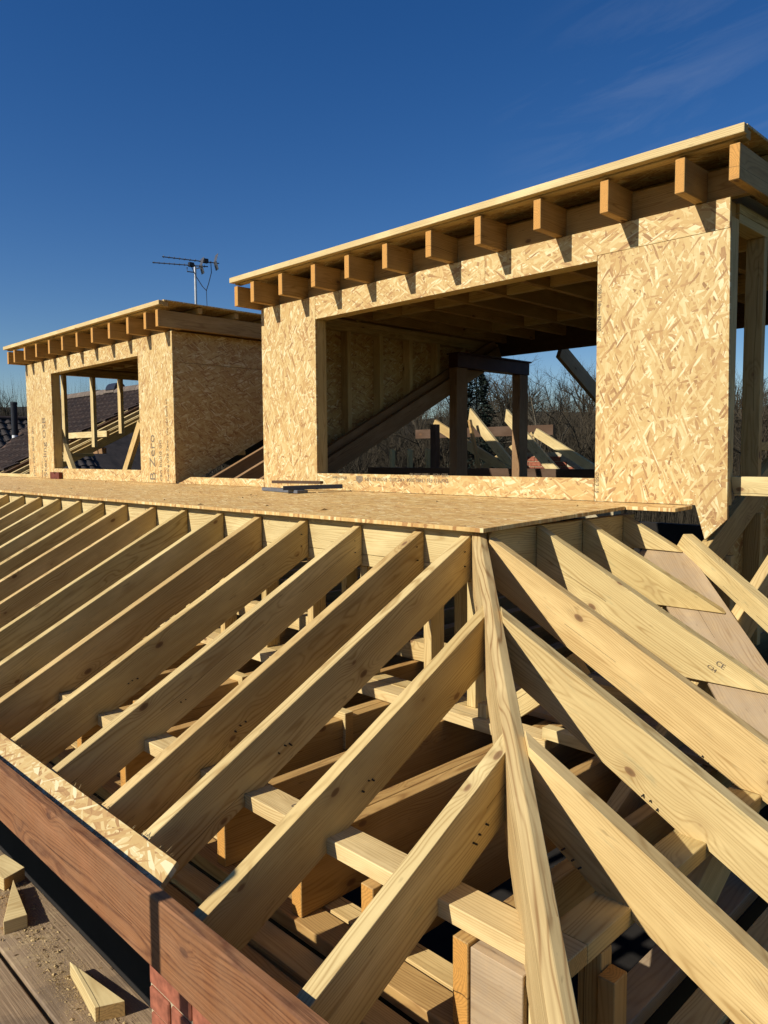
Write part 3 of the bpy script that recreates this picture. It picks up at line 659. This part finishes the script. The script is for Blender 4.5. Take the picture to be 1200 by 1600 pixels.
# steel goalpost frame behind the large dormer
goal = thing('steel_frame', (-5.08, 6.6, -1.1), 'dark brown goalpost of two posts and a beam seen through the large dormer window', 'post frame')
box('post', -5.13, -5.03, 6.0, 6.17, -1.1, 0.885, 'timber_brown', goal, 2)
box('post', -5.13, -5.03, 7.08, 7.24, -1.1, 0.885, 'timber_brown', goal, 2)
box('beam', -5.14, -5.02, 6.0, 7.25, 0.887, 1.02, 'steel', goal, 1)
box('flange', -5.165, -4.995, 6.0, 7.26, 1.021, 1.036, 'steel', goal, 1)

# rear roof: hip rafters and brickwork seen through the large dormer
rear = thing('rear_roof_frame', (-6, 8.6, -1.2), 'pale loose-ended rafters and low beams behind the large dormer window', 'roof frame')
beam('rafter', (-7.193, 8.927, 0.571), (-6.249, 8.927, -0.394), 0.05, 0.14, 'timber_pale', rear, up=(1, 0, 1), cut0=-.10)
beam('rafter', (-6.456, 8.823, 0.519), (-5.501, 8.823, -0.415), 0.05, 0.14, 'timber_pale', rear, up=(1, 0, 1), cut0=-.10)
beam('rafter', (-6.145, 9.031, 0.311), (-4.879, 9.031, -0.394), 0.05, 0.12, 'timber_pale', rear, up=(1, 0, 1))
beam('prop', (-7.110, 8.771, 0.509), (-6.830, 8.719, -0.467), 0.045, 0.045, 'timber_orange', rear)
beam('rafter', (-7.318, 9.238, -0.260), (-6.384, 9.342, 0.280), 0.05, 0.11, 'timber_pale', rear)
beam('rafter', (-7.889, 8.875, 0.488), (-6.436, 8.875, -0.260), 0.05, 0.13, 'timber', rear)
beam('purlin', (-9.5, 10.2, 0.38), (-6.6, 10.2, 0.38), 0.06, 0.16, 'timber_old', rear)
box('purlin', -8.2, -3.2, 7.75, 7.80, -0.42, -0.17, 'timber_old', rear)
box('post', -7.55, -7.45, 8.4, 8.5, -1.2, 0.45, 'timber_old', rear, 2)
for x in (-8.2, -8.6, -9.0): box('stud', x, x+.05, 9.0, 9.09, -1.2, 0.1, 'timber', rear, 2)
gable = thing('brick_gable', (-5.7, 9.5, -5.6), 'red brick gable top behind the rafters in the large dormer window', 'gable')
gc = prism('wall', [(-7.0, 9.506, -5.6), (-5.2, 9.506, -5.6), (-5.2, 9.506, -0.52), (-6.05, 9.506, 0.03), (-7.0, 9.506, 0.03)], (0, .2, 0), 'mortar', gable, X_, 0)
for row in range(9):
    z = -0.62 + row*0.075; x = -7.0 + (0.11 if row % 2 else 0)
    while x < -5.25:
        if z + .065 < min(0.03, 0.03 - (x+.215+6.05)*0.65): box('brick', x, x+.205, 9.49+random.uniform(0, .006), 9.54, z, z+.065, 'brick', gc, 0, 0.003)
        x += 0.215

# ------------------------------------------------------------------ neighbouring tiled roofs
ra_t = thing('tiled_roof', (-15, 5.5, -1), 'dark brown tiled slope with a mossy ridge left of the far dormer', 'roof')
def tile_slope(name, parent, x0, x1, ya, yb_, wdt, gauge, mat):
    vs = []; fs = []; ny = int((yb_-ya)/gauge); nx = int((x1-x0)/wdt)
    for r in range(ny):
        for c in range(nx):
            if x0 + c*wdt < -14.51 - 1.44*(ya + r*gauge - 4.71): continue
            xa = x0 + c*wdt + (wdt*.5 if r % 2 else 0); j = random.uniform(-.004, .006); t = random.uniform(.012, .020)
            y0, y1 = ya + r*gauge, ya + (r+1)*gauge + .03
            prof = [(0, 0), (.12, .026), (.30, .026), (.42, .004), (.97, .004), (.97, -.02)]
            b = len(vs)
            for px, pz in prof:
                vs.append((xa+px*wdt, y0, zA(y0)+.05+t+pz+j)); vs.append((xa+px*wdt, y1, zA(y1)+.05+pz+j-.008))
            for i in range(len(prof)-1): fs.append((b+2*i, b+2*i+2, b+2*i+3, b+2*i+1))
            e = len(vs); vs.append((xa, y0, zA(y0)+.03)); vs.append((xa+wdt*.97, y0, zA(y0)+.03))
            fs.append((b, e, e+1, b+2*(len(prof)-2))+tuple(b+2*i for i in range(len(prof)-3, 0, -1)))
    o = mesh_obj(name, vs, fs, Matrix.Identity(4), mat, parent); o['kind'] = 'stuff'; return o
tile_slope('roof_tiles', ra_t, -19.0, -12.1, 3.4, 7.0, 0.21, 0.20, 'tile_a')
prism('roof_slope', [(-12.6, 3.35, zA(3.35)+.02), (-12.1, 3.35, zA(3.35)+.02), (-12.1, 7.05, zA(7.05)+.02), (-17.9, 7.05, zA(7.05)+.02)], (0, 0, -.06), 'timber_old', ra_t, X_, 0)
prism('rear_slope', [(-17.9, 7.05, zA(7.05)+.02), (-12.1, 7.05, zA(7.05)+.02), (-12.1, 10.5, -0.45), (-14.5, 10.5, -0.45)], (0, 0, -.06), 'tile_a', ra_t, X_, 0)
x = -17.8
while x < -12.2:
    pr = []
    for i in range(9):
        a = math.pi*i/8; pr.append((math.cos(a)*.13, math.sin(a)*.12))
    dz = random.uniform(-.012, .012)
    A = [(x, 7.05+p, zA(7.05)+.02+q+dz) for p, q in pr]; B = [(x+.44, 7.05+p, zA(7.05)+.02+q+dz) for p, q in pr]
    loft('ridge_tile', A, B, 'tile_ridge', ra_t, X_, 0.004); x += 0.45
for s_ in (0, 1):
    pass
vent = []
pr = [(math.cos(math.pi*i/10)*.13, math.sin(math.pi*i/10)*.15) for i in range(11)]
loft('ridge_vent', [(-15.02, 7.05+p, zA(7.05)+.08+q) for p, q in pr], [(-14.62, 7.05+p, zA(7.05)+.08+q) for p, q in pr], 'black_plastic', ra_t, X_, 0.01)
# the wing of the neighbouring house with its pantiles, further away on the left
rb_t = thing('tiled_roof', (-31, 11, -1), 'grey pantile roof at the far left edge behind the vent pipe', 'roof')
def pantile():
    prof = [(-.16, .012), (-.11, .045), (-.05, .062), (.01, .050), (.06, .018), (.12, .0), (.165, .006)]
    bm = bmesh.new(); rows = []
    for s0, dz in ((0.0, .045), (.40, .0)):
        rows.append([bm.verts.new((px, s0, pz+dz)) for px, pz in prof])
    und = [bm.verts.new((px, 0, pz+.022)) for px, pz in prof]
    for i in range(len(prof)-1):
        bm.faces.new((rows[0][i], rows[0][i+1], rows[1][i+1], rows[1][i])); bm.faces.new((und[i+1], und[i], rows[0][i], rows[0][i+1])[::-1])
    me = bpy.data.meshes.new('roof_tile'); bm.to_mesh(me); bm.free(); me.materials.append(M['tile_b']); return me
pt = pantile(); pitch = R_(40)
ridge = Vector((-31.0, 10.4, 1.50))
up_s = Vector((-math.cos(pitch), 0, math.sin(pitch)))        # upslope
for c in range(15):
    for r in range(9):
        p = ridge + Vector((0, (c-7)*0.325, 0)) - up_s*(0.36*(r+1)) + Vector((0, 0, random.uniform(-.008, .008)))
        n_ = Vector((math.sin(pitch), 0, math.cos(pitch)))
        m = Matrix((Vector((0, 1, 0)), up_s, Vector((0, 1, 0)).cross(up_s))).transposed().to_4x4(); m.translation = p
        reg(bpy.data.objects.new('roof_tile', pt), m, rb_t)
q = ridge - up_s*4.0
prism('roof_slope', [(ridge.x, 3.5, ridge.z-.03), (ridge.x, 16, ridge.z-.03), (q.x, 16, q.z-.03), (q.x, 3.5, q.z-.03)], (0, 0, -.08), 'tile_b', rb_t, Y_, 0)
prism('rear_slope', [(ridge.x, 3.5, ridge.z-.03), (ridge.x, 16, ridge.z-.03), (ridge.x-3.5, 16, q.z), (ridge.x-3.5, 3.5, q.z)], (0, 0, -.08), 'tile_b', rb_t, Y_, 0)
box('wall', q.x-6, q.x-.3, 3.8, 15.7, -5.6, q.z-.2, 'brick', rb_t, 1, 0)
loft('ridge_tile', [(ridge.x+math.cos(math.pi*i/8)*.16, 3.5, ridge.z-.03+math.sin(math.pi*i/8)*.13) for i in range(9)], [(ridge.x+math.cos(math.pi*i/8)*.16, 16, ridge.z-.03+math.sin(math.pi*i/8)*.13) for i in range(9)], 'tile_a', rb_t, Y_, 0)
pipe = thing('vent_pipe', (-14.8, 5.08, zA(5.08)), 'black soil vent pipe with a white collar on the dark tiled slope', 'pipe')
tube('pipe', [(-14.8, 5.08, 0.42), (-14.8, 5.08, 0.98)], 0.055, 'black_plastic', pipe, 14)
tube('collar', [(-14.8, 5.08, 0.18), (-14.8, 5.08, 0.42)], 0.052, 'white_pipe', pipe, 14)
tube('cap', [(-14.8, 5.08, 0.975), (-14.8, 5.08, 1.02)], 0.062, 'black_plastic', pipe, 14)

# ------------------------------------------------------------------ television aerial
aer = thing('television_aerial', (-13.26, 7.99, 0.7), 'thin television aerial with two booms on a mast above the far dormer roof', 'aerial')
mast = Vector((-13.26, 7.99, 0)); tube('mast', [mast+Vector((0, 0, 0.6)), mast+Vector((0, 0, 3.66))], 0.026, 'galv', aer, 12)
def boom(a, b, n):
    a, b = Vector(a), Vector(b); bo = tube('boom', [a, b], 0.011, 'aerial', aer, 6); d = (b-a).normalized(); s = d.cross(Z_).normalized()
    for i in range(n):
        p = a + (b-a)*(i+.3)/n; h = 0.05+0.035*i/n
        tube('element', [p - s*h, p + s*h], 0.0045, 'aerial', bo, 5)
        tube('element', [p - Z_*.02, p + Z_*.03], 0.0045, 'aerial', bo, 5)
    return bo, d, s
b1, d1, s1 = boom((-13.38, 7.16, 3.62), (-12.88, 8.04, 3.60), 11)
b2, d2, s2 = boom((-13.34, 7.34, 3.75), (-12.98, 8.35, 3.73), 11)
for bo, c in ((b1, Vector((-13.05, 7.78, 3.62))), (b2, Vector((-13.06, 8.1, 3.745)))):
    box('dipole_box', c.x-.035, c.x+.035, c.y-.05, c.y+.05, c.z-.035, c.z+.045, 'black_plastic', bo, 1, .006)
    for k_ in (-1, 1): beam('reflector', c+Vector((.08, .16, 0)), c+Vector((.09, .20, .15*k_)), .16, .008, 'aerial', bo)
tube('bracket', [(-13.26, 7.99, 3.55), (-13.30, 7.84, 3.55), (-13.30, 7.84, 3.63)], 0.012, 'aerial', aer, 6)
tube('bracket', [(-13.26, 7.99, 3.62), (-13.08, 8.03, 3.62), (-13.08, 8.03, 3.76)], 0.012, 'aerial', aer, 6)
J = Vector((-12.81, 7.95, 3.13))
tube('cable', [(-13.05, 7.78, 3.60), (-12.99, 7.85, 3.40), (-12.90, 7.92, 3.22), J], 0.008, 'black_plastic', aer, 5)
tube('cable', [(-13.0, 8.18, 3.72), (-12.86, 8.1, 3.5), (-12.80, 8.0, 3.28), J], 0.008, 'black_plastic', aer, 5)
tube('cable', [J, (-12.83, 7.97, 2.8), (-12.86, 7.99, 1.6)], 0.006, 'black_plastic', aer, 5)

# ------------------------------------------------------------------ trees
def branch(vs, fs, p, d, L, r, depth, rng, droop=0.0, seg=4):
    n = 3 if depth < 2 else 2
    pts = [p]; dirs = [d]
    for i in range(n):
        d = (d + Vector((rng.uniform(-1, 1), rng.uniform(-1, 1), rng.uniform(-.6, 1)))*0.16).normalized(); p = p + d*(L/n); pts.append(p); dirs.append(d)
    sg = seg if depth < 2 else 3; b0 = len(vs)
    for i, q in enumerate(pts):
        a = dirs[i].orthogonal().normalized(); b = dirs[i].cross(a); rr = r*(1-0.55*i/n)
        for j in range(sg): vs.append(q + (a*math.cos(2*math.pi*j/sg)+b*math.sin(2*math.pi*j/sg))*rr)
    for i in range(n):
        for j in range(sg): fs.append((b0+i*sg+j, b0+i*sg+(j+1) % sg, b0+(i+1)*sg+(j+1) % sg, b0+(i+1)*sg+j))
    if depth >= 4: return
    kids = (6, 5, 5, 4)[depth]
    for c in range(kids):
        t = rng.uniform(0.28 if depth == 0 else 0.15, 1.0); i = min(n-1, int(t*n)); q = pts[i].lerp(pts[i+1], t*n-i)
        az = rng.uniform(0, 2*math.pi); tilt = rng.uniform(0.45, 1.0); a = dirs[i].orthogonal().normalized(); b = dirs[i].cross(a)
        nd = (dirs[i]*math.cos(tilt) + (a*math.cos(az)+b*math.sin(az))*math.sin(tilt) + Vector((0, 0, 0.18))).normalized()
        branch(vs, fs, q, nd, L*rng.uniform(0.42, 0.68), r*(0.55-.2*t), depth+1, rng)
def bare(seed, H):
    rng = random.Random(seed); vs = []; fs = []
    branch(vs, fs, Vector((0, 0, 0)), Vector((rng.uniform(-.1, .1), rng.uniform(-.1, .1), 1)).normalized(), H*0.62, H*0.023, 0, rng)
    return vs, fs
variants = [bare(s, 10.0) for s in (3, 7, 12, 21)]
def put(vs0, fs0, V, F, loc, s, rz):
    b = len(V); c, q = math.cos(rz)*s, math.sin(rz)*s
    V.extend((v.x*c - v.y*q + loc[0], v.x*q + v.y*c + loc[1], v.z*s + loc[2]) for v in vs0); F.extend(tuple(i+b for i in f) for f in fs0)
def merged(name, V, F, mat, parent=None, mw=None):
    me = bpy.data.meshes.new(name); me.from_pydata(V, [], F); me.materials.append(M[mat]); return reg(bpy.data.objects.new(name, me), mw or Matrix.Identity(4), parent)
def dirpt(px, dist):
    """Plan position at a bearing measured in the camera image column px (horizontal bearing only)."""
    v = cam.matrix_world.to_3x3() @ Vector(((px-600)/1194.0, 0, -1)); v.z = 0; v.normalize(); return v.x*dist, v.y*dist
rng = random.Random(5)
V, F = [], []
for i in range(185):
    px = rng.uniform(-60, 1290); dist = rng.uniform(42, 78); x, y = dirpt(px, dist); vs0, fs0 = rng.choice(variants)
    put(vs0, fs0, V, F, (x, y, hillz(x, y)-.3), rng.uniform(0.62, 0.92)*(0.55 if px < 240 else 1.0), rng.uniform(0, 6.28))
o = merged('woodland', V, F, 'twig'); tag(o, 'bare brown winter woodland on the hillside behind the house', 'woodland', kind='stuff')
# brushwood that thickens the wood towards the ground
V, F = [], []
for i in range(26000):
    px = rng.uniform(-60, 1290); dist = rng.uniform(38, 85); x, y = dirpt(px, dist); z = hillz(x, y)
    h = rng.uniform(0.8, 5.6); lx, ly = rng.uniform(-.9, .9), rng.uniform(-.9, .9); wd = rng.uniform(.008, .022); b = len(V)
    for j in range(2):
        s_ = Vector((rng.uniform(-1, 1), rng.uniform(-1, 1), 0)).normalized()*wd; b = len(V)
        V.extend([(x-s_.x, y-s_.y, z), (x+s_.x, y+s_.y, z), (x+lx+rng.uniform(-.5, .5), y+ly+rng.uniform(-.5, .5), z+h)]); F.append((b, b+1, b+2))
o = merged('brushwood', V, F, 'twig'); tag(o, 'tangled leafless brushwood under the winter trees', 'brushwood', kind='stuff')
def single_tree(label, px, dist, s, variant, mat):
    x, y = dirpt(px, dist); z = hillz(x, y)-.2; t = thing('bare_tree', (x, y, z), label, 'tree')
    vs0, fs0 = variants[variant]; V, F = [], []; put(vs0, fs0, V, F, (0, 0, 0), s, rng.uniform(0, 6))
    nt = 12; mwt = Matrix.Translation((x, y, z))
    tf = [f for f in F[:nt]]; cf = F[nt:]
    merged('trunk', V, tf, mat, t, mwt); merged('crown', V, cf, mat, t, mwt)
single_tree('tall bare tree in the gap right of the large dormer front', 1166, 42, 1.12, 1, 'twig')
single_tree('spreading bare tree beside the dark conifer', 752, 47, 0.95, 2, 'twig_pale')
single_tree('pale slender bare tree against the wood on the right of the window', 868, 45, 0.90, 0, 'twig_pale')
single_tree('bare tree behind the steel post at the left of the window gap', 690, 45, 0.98, 3, 'twig')
single_tree('bare tree above the tiled ridge in the far dormer window', 207, 52, 0.78, 0, 'twig')
# conifer
def conifer():
    px, dist = 744, 40; x, y = dirpt(px, dist); z = hillz(x, y)-.2; H = 11.0
    t = thing('conifer_tree', (x, y, z), 'dark green conifer behind the steel frame in the large dormer window', 'tree'); mw_ = Matrix.Translation((x, y, z))
    tube('trunk', [(x, y, z), (x, y, z+H*.9)], 0.16, 'twig', t, 7, 0.03)
    r = random.Random(9); V, F = [], []
    for i in range(9500):
        u = r.random(); hz = H*(0.10+0.90*u); rad = (1-u)**0.85*2.7*(0.75+0.25*math.sin(u*46+r.uniform(-.6, .6)))+.05; a = r.uniform(0, 6.283); q = rad*math.sqrt(r.uniform(0.12, 1))
        p = Vector((math.cos(a)*q, math.sin(a)*q, hz - q*0.35)); d = Vector((math.cos(a)+r.uniform(-.7, .7), math.sin(a)+r.uniform(-.7, .7), r.uniform(-.5, .15))).normalized()*r.uniform(.12, .30); s_ = d.orthogonal().normalized()*r.uniform(.02, .05)
        b = len(V); V.extend([p-s_, p+s_, p+d]); F.append((b, b+1, b+2))
    merged('crown', [tuple(v) for v in V], F, 'needle', t, mw_)
conifer()

# ------------------------------------------------------------------ scaffold, offcuts and small loose things
ZS = -1.60
def scaffold_board(y0, y1, label):
    o = box('scaffold_board', -6.0, 0.6, y0, y1, ZS-.038, ZS, 'scaffold', None, 0, 0.004); tag(o, label, 'scaffold board', 'scaffold boards')
scaffold_board(0.777, 0.998, 'dusty scaffold board nearest the fascia with sawdust and wedges on it')
scaffold_board(0.538, 0.760, 'clean second scaffold board at the bottom left corner')
for x, lb_ in ((-4.6, 'horizontal scaffold tube under the far end of the boards'), (-0.4, 'horizontal scaffold tube under the near end of the boards')):
    o = tube('scaffold_tube', [(x, -0.4, ZS-.064), (x, 0.96, ZS-.064)], 0.0242, 'galv', None, 12); tag(o, lb_, 'scaffold tube', 'scaffold tubes under the boards')
tp = tube('scaffold_tube', [(-2.03, -0.20, -5.6), (-2.03, -0.20, -0.22)], 0.0242, 'galv', None, 14); tag(tp, 'upright scaffold standard whose shadow falls across the fascia', 'scaffold tube')
def wedge(pts, h, label, mat='timber_pale'):
    A = [(x, y, ZS+.0005) for x, y in pts]; o = prism('timber_offcut', A, (0, 0, h), mat, None, (Vector(A[1])-Vector(A[0])), 0.0015); tag(o, label, 'offcut', 'timber offcuts on the scaffold board')
wedge([(-2.295, 0.883), (-2.045, 0.852), (-2.010, 0.925)], 0.047, 'triangular timber offcut lying nearest on the dusty scaffold board')
wedge([(-2.655, 0.808), (-2.640, 0.880), (-2.905, 0.925)], 0.047, 'triangular timber offcut further up the dusty scaffold board')
wedge([(-3.10, 0.86), (-2.93, 0.90), (-2.96, 0.985), (-3.12, 0.965)], 0.047, 'square timber offcut at the left edge of the photograph')
def dust():
    r = random.Random(4); V, F = [], []
    for i in range(15000):
        g = r.choice([(-2.45, .88, .16, .035), (-2.25, .87, .12, .03), (-2.75, .90, .12, .04), (-1.95, .88, .15, .04), (-2.95, .93, .14, .03), (-2.55, .86, .35, .05)])
        x, y = r.gauss(g[0], g[2]), r.gauss(g[1], g[3])
        if not .782 < y < .994: continue
        s_ = r.uniform(.0006, .0022) if r.random() < .985 else r.uniform(.004, .010); z = ZS+.0006+r.uniform(0, .004); a = r.uniform(0, 6.28); b = len(V)
        c1, c2 = math.cos(a)*s_, math.sin(a)*s_
        V.extend([(x+c1, y+c2, z), (x-c2*.7, y+c1*.7, z), (x-c1, y-c2, z), (x, y, z+s_*.5)]); F.extend([(b, b+1, b+3), (b+1, b+2, b+3), (b+2, b, b+3)])
    o = merged('sawdust_heap', V, F, 'sawdust'); tag(o, 'loose sawdust and chips scattered on the scaffold board', 'sawdust', kind='stuff')
dust()
def deck_chips():
    r = random.Random(8); V, F = [], []
    for i in range(520):
        x, y = r.uniform(-8.5, -1.98), r.uniform(2.5, 3.82); s_ = r.uniform(.002, .006) if r.random() < .93 else r.uniform(.010, .028); z = zdeck(y)+.0006; a = r.uniform(0, 6.28); b = len(V); c1, c2 = math.cos(a)*s_, math.sin(a)*s_
        V.extend([(x+c1, y+c2, z), (x-c2*.35, y+c1*.35, z), (x-c1, y-c2, z), (x, y, z+s_*.35)]); F.extend([(b, b+1, b+3), (b+1, b+2, b+3), (b+2, b, b+3)])
    o = merged('wood_chips', V, F, 'sawdust'); tag(o, 'scattered wood chips and splinters on the flat deck', 'wood chips', kind='stuff')
deck_chips()
# strips lying on the deck in front of the large dormer
def strip_on_deck(name, p0, p1, wd, ht, mat, label, cat, lift=0.0):
    z = lambda p: zdeck(p[1])+ht/2+.001+lift
    o = beam(name, (p0[0], p0[1], z(p0)), (p1[0], p1[1], z(p1)), wd, ht, mat, None, bevel=0.002); tag(o, label, cat)
strip_on_deck('plastic_trim', (-4.98, 3.60, 0), (-4.40, 3.50, 0), 0.09, 0.024, 'grey_plastic', 'grey plastic trim at the bottom of the pile on the deck', 'trim')
strip_on_deck('plastic_trim', (-4.53, 3.42, 0), (-4.26, 3.765, 0), 0.07, 0.030, 'black_plastic', 'black plastic trim with a turned-up lip on the deck', 'trim', 0.0255)
strip_on_deck('timber_lath', (-4.92, 3.62, 0), (-4.42, 3.70, 0), 0.04, 0.022, 'timber_old', 'short dark lath on top of the plastic trims', 'lath', 0.057)
nb = [(-9.90, 3.80, zdeck(3.8)+.001), (-9.62, 3.80, zdeck(3.8)+.001), (-9.62, 3.80, zdeck(3.8)+.085), (-9.70, 3.80, zdeck(3.8)+.085), (-9.76, 3.80, zdeck(3.8)+.055), (-9.80, 3.80, zdeck(3.8)+.085), (-9.90, 3.80, zdeck(3.8)+.085)]
o = prism('notched_block', nb, (0, .045, 0), 'red_block', None, X_, .002); tag(o, 'small dark red notched block against the foot of the far dormer', 'block')
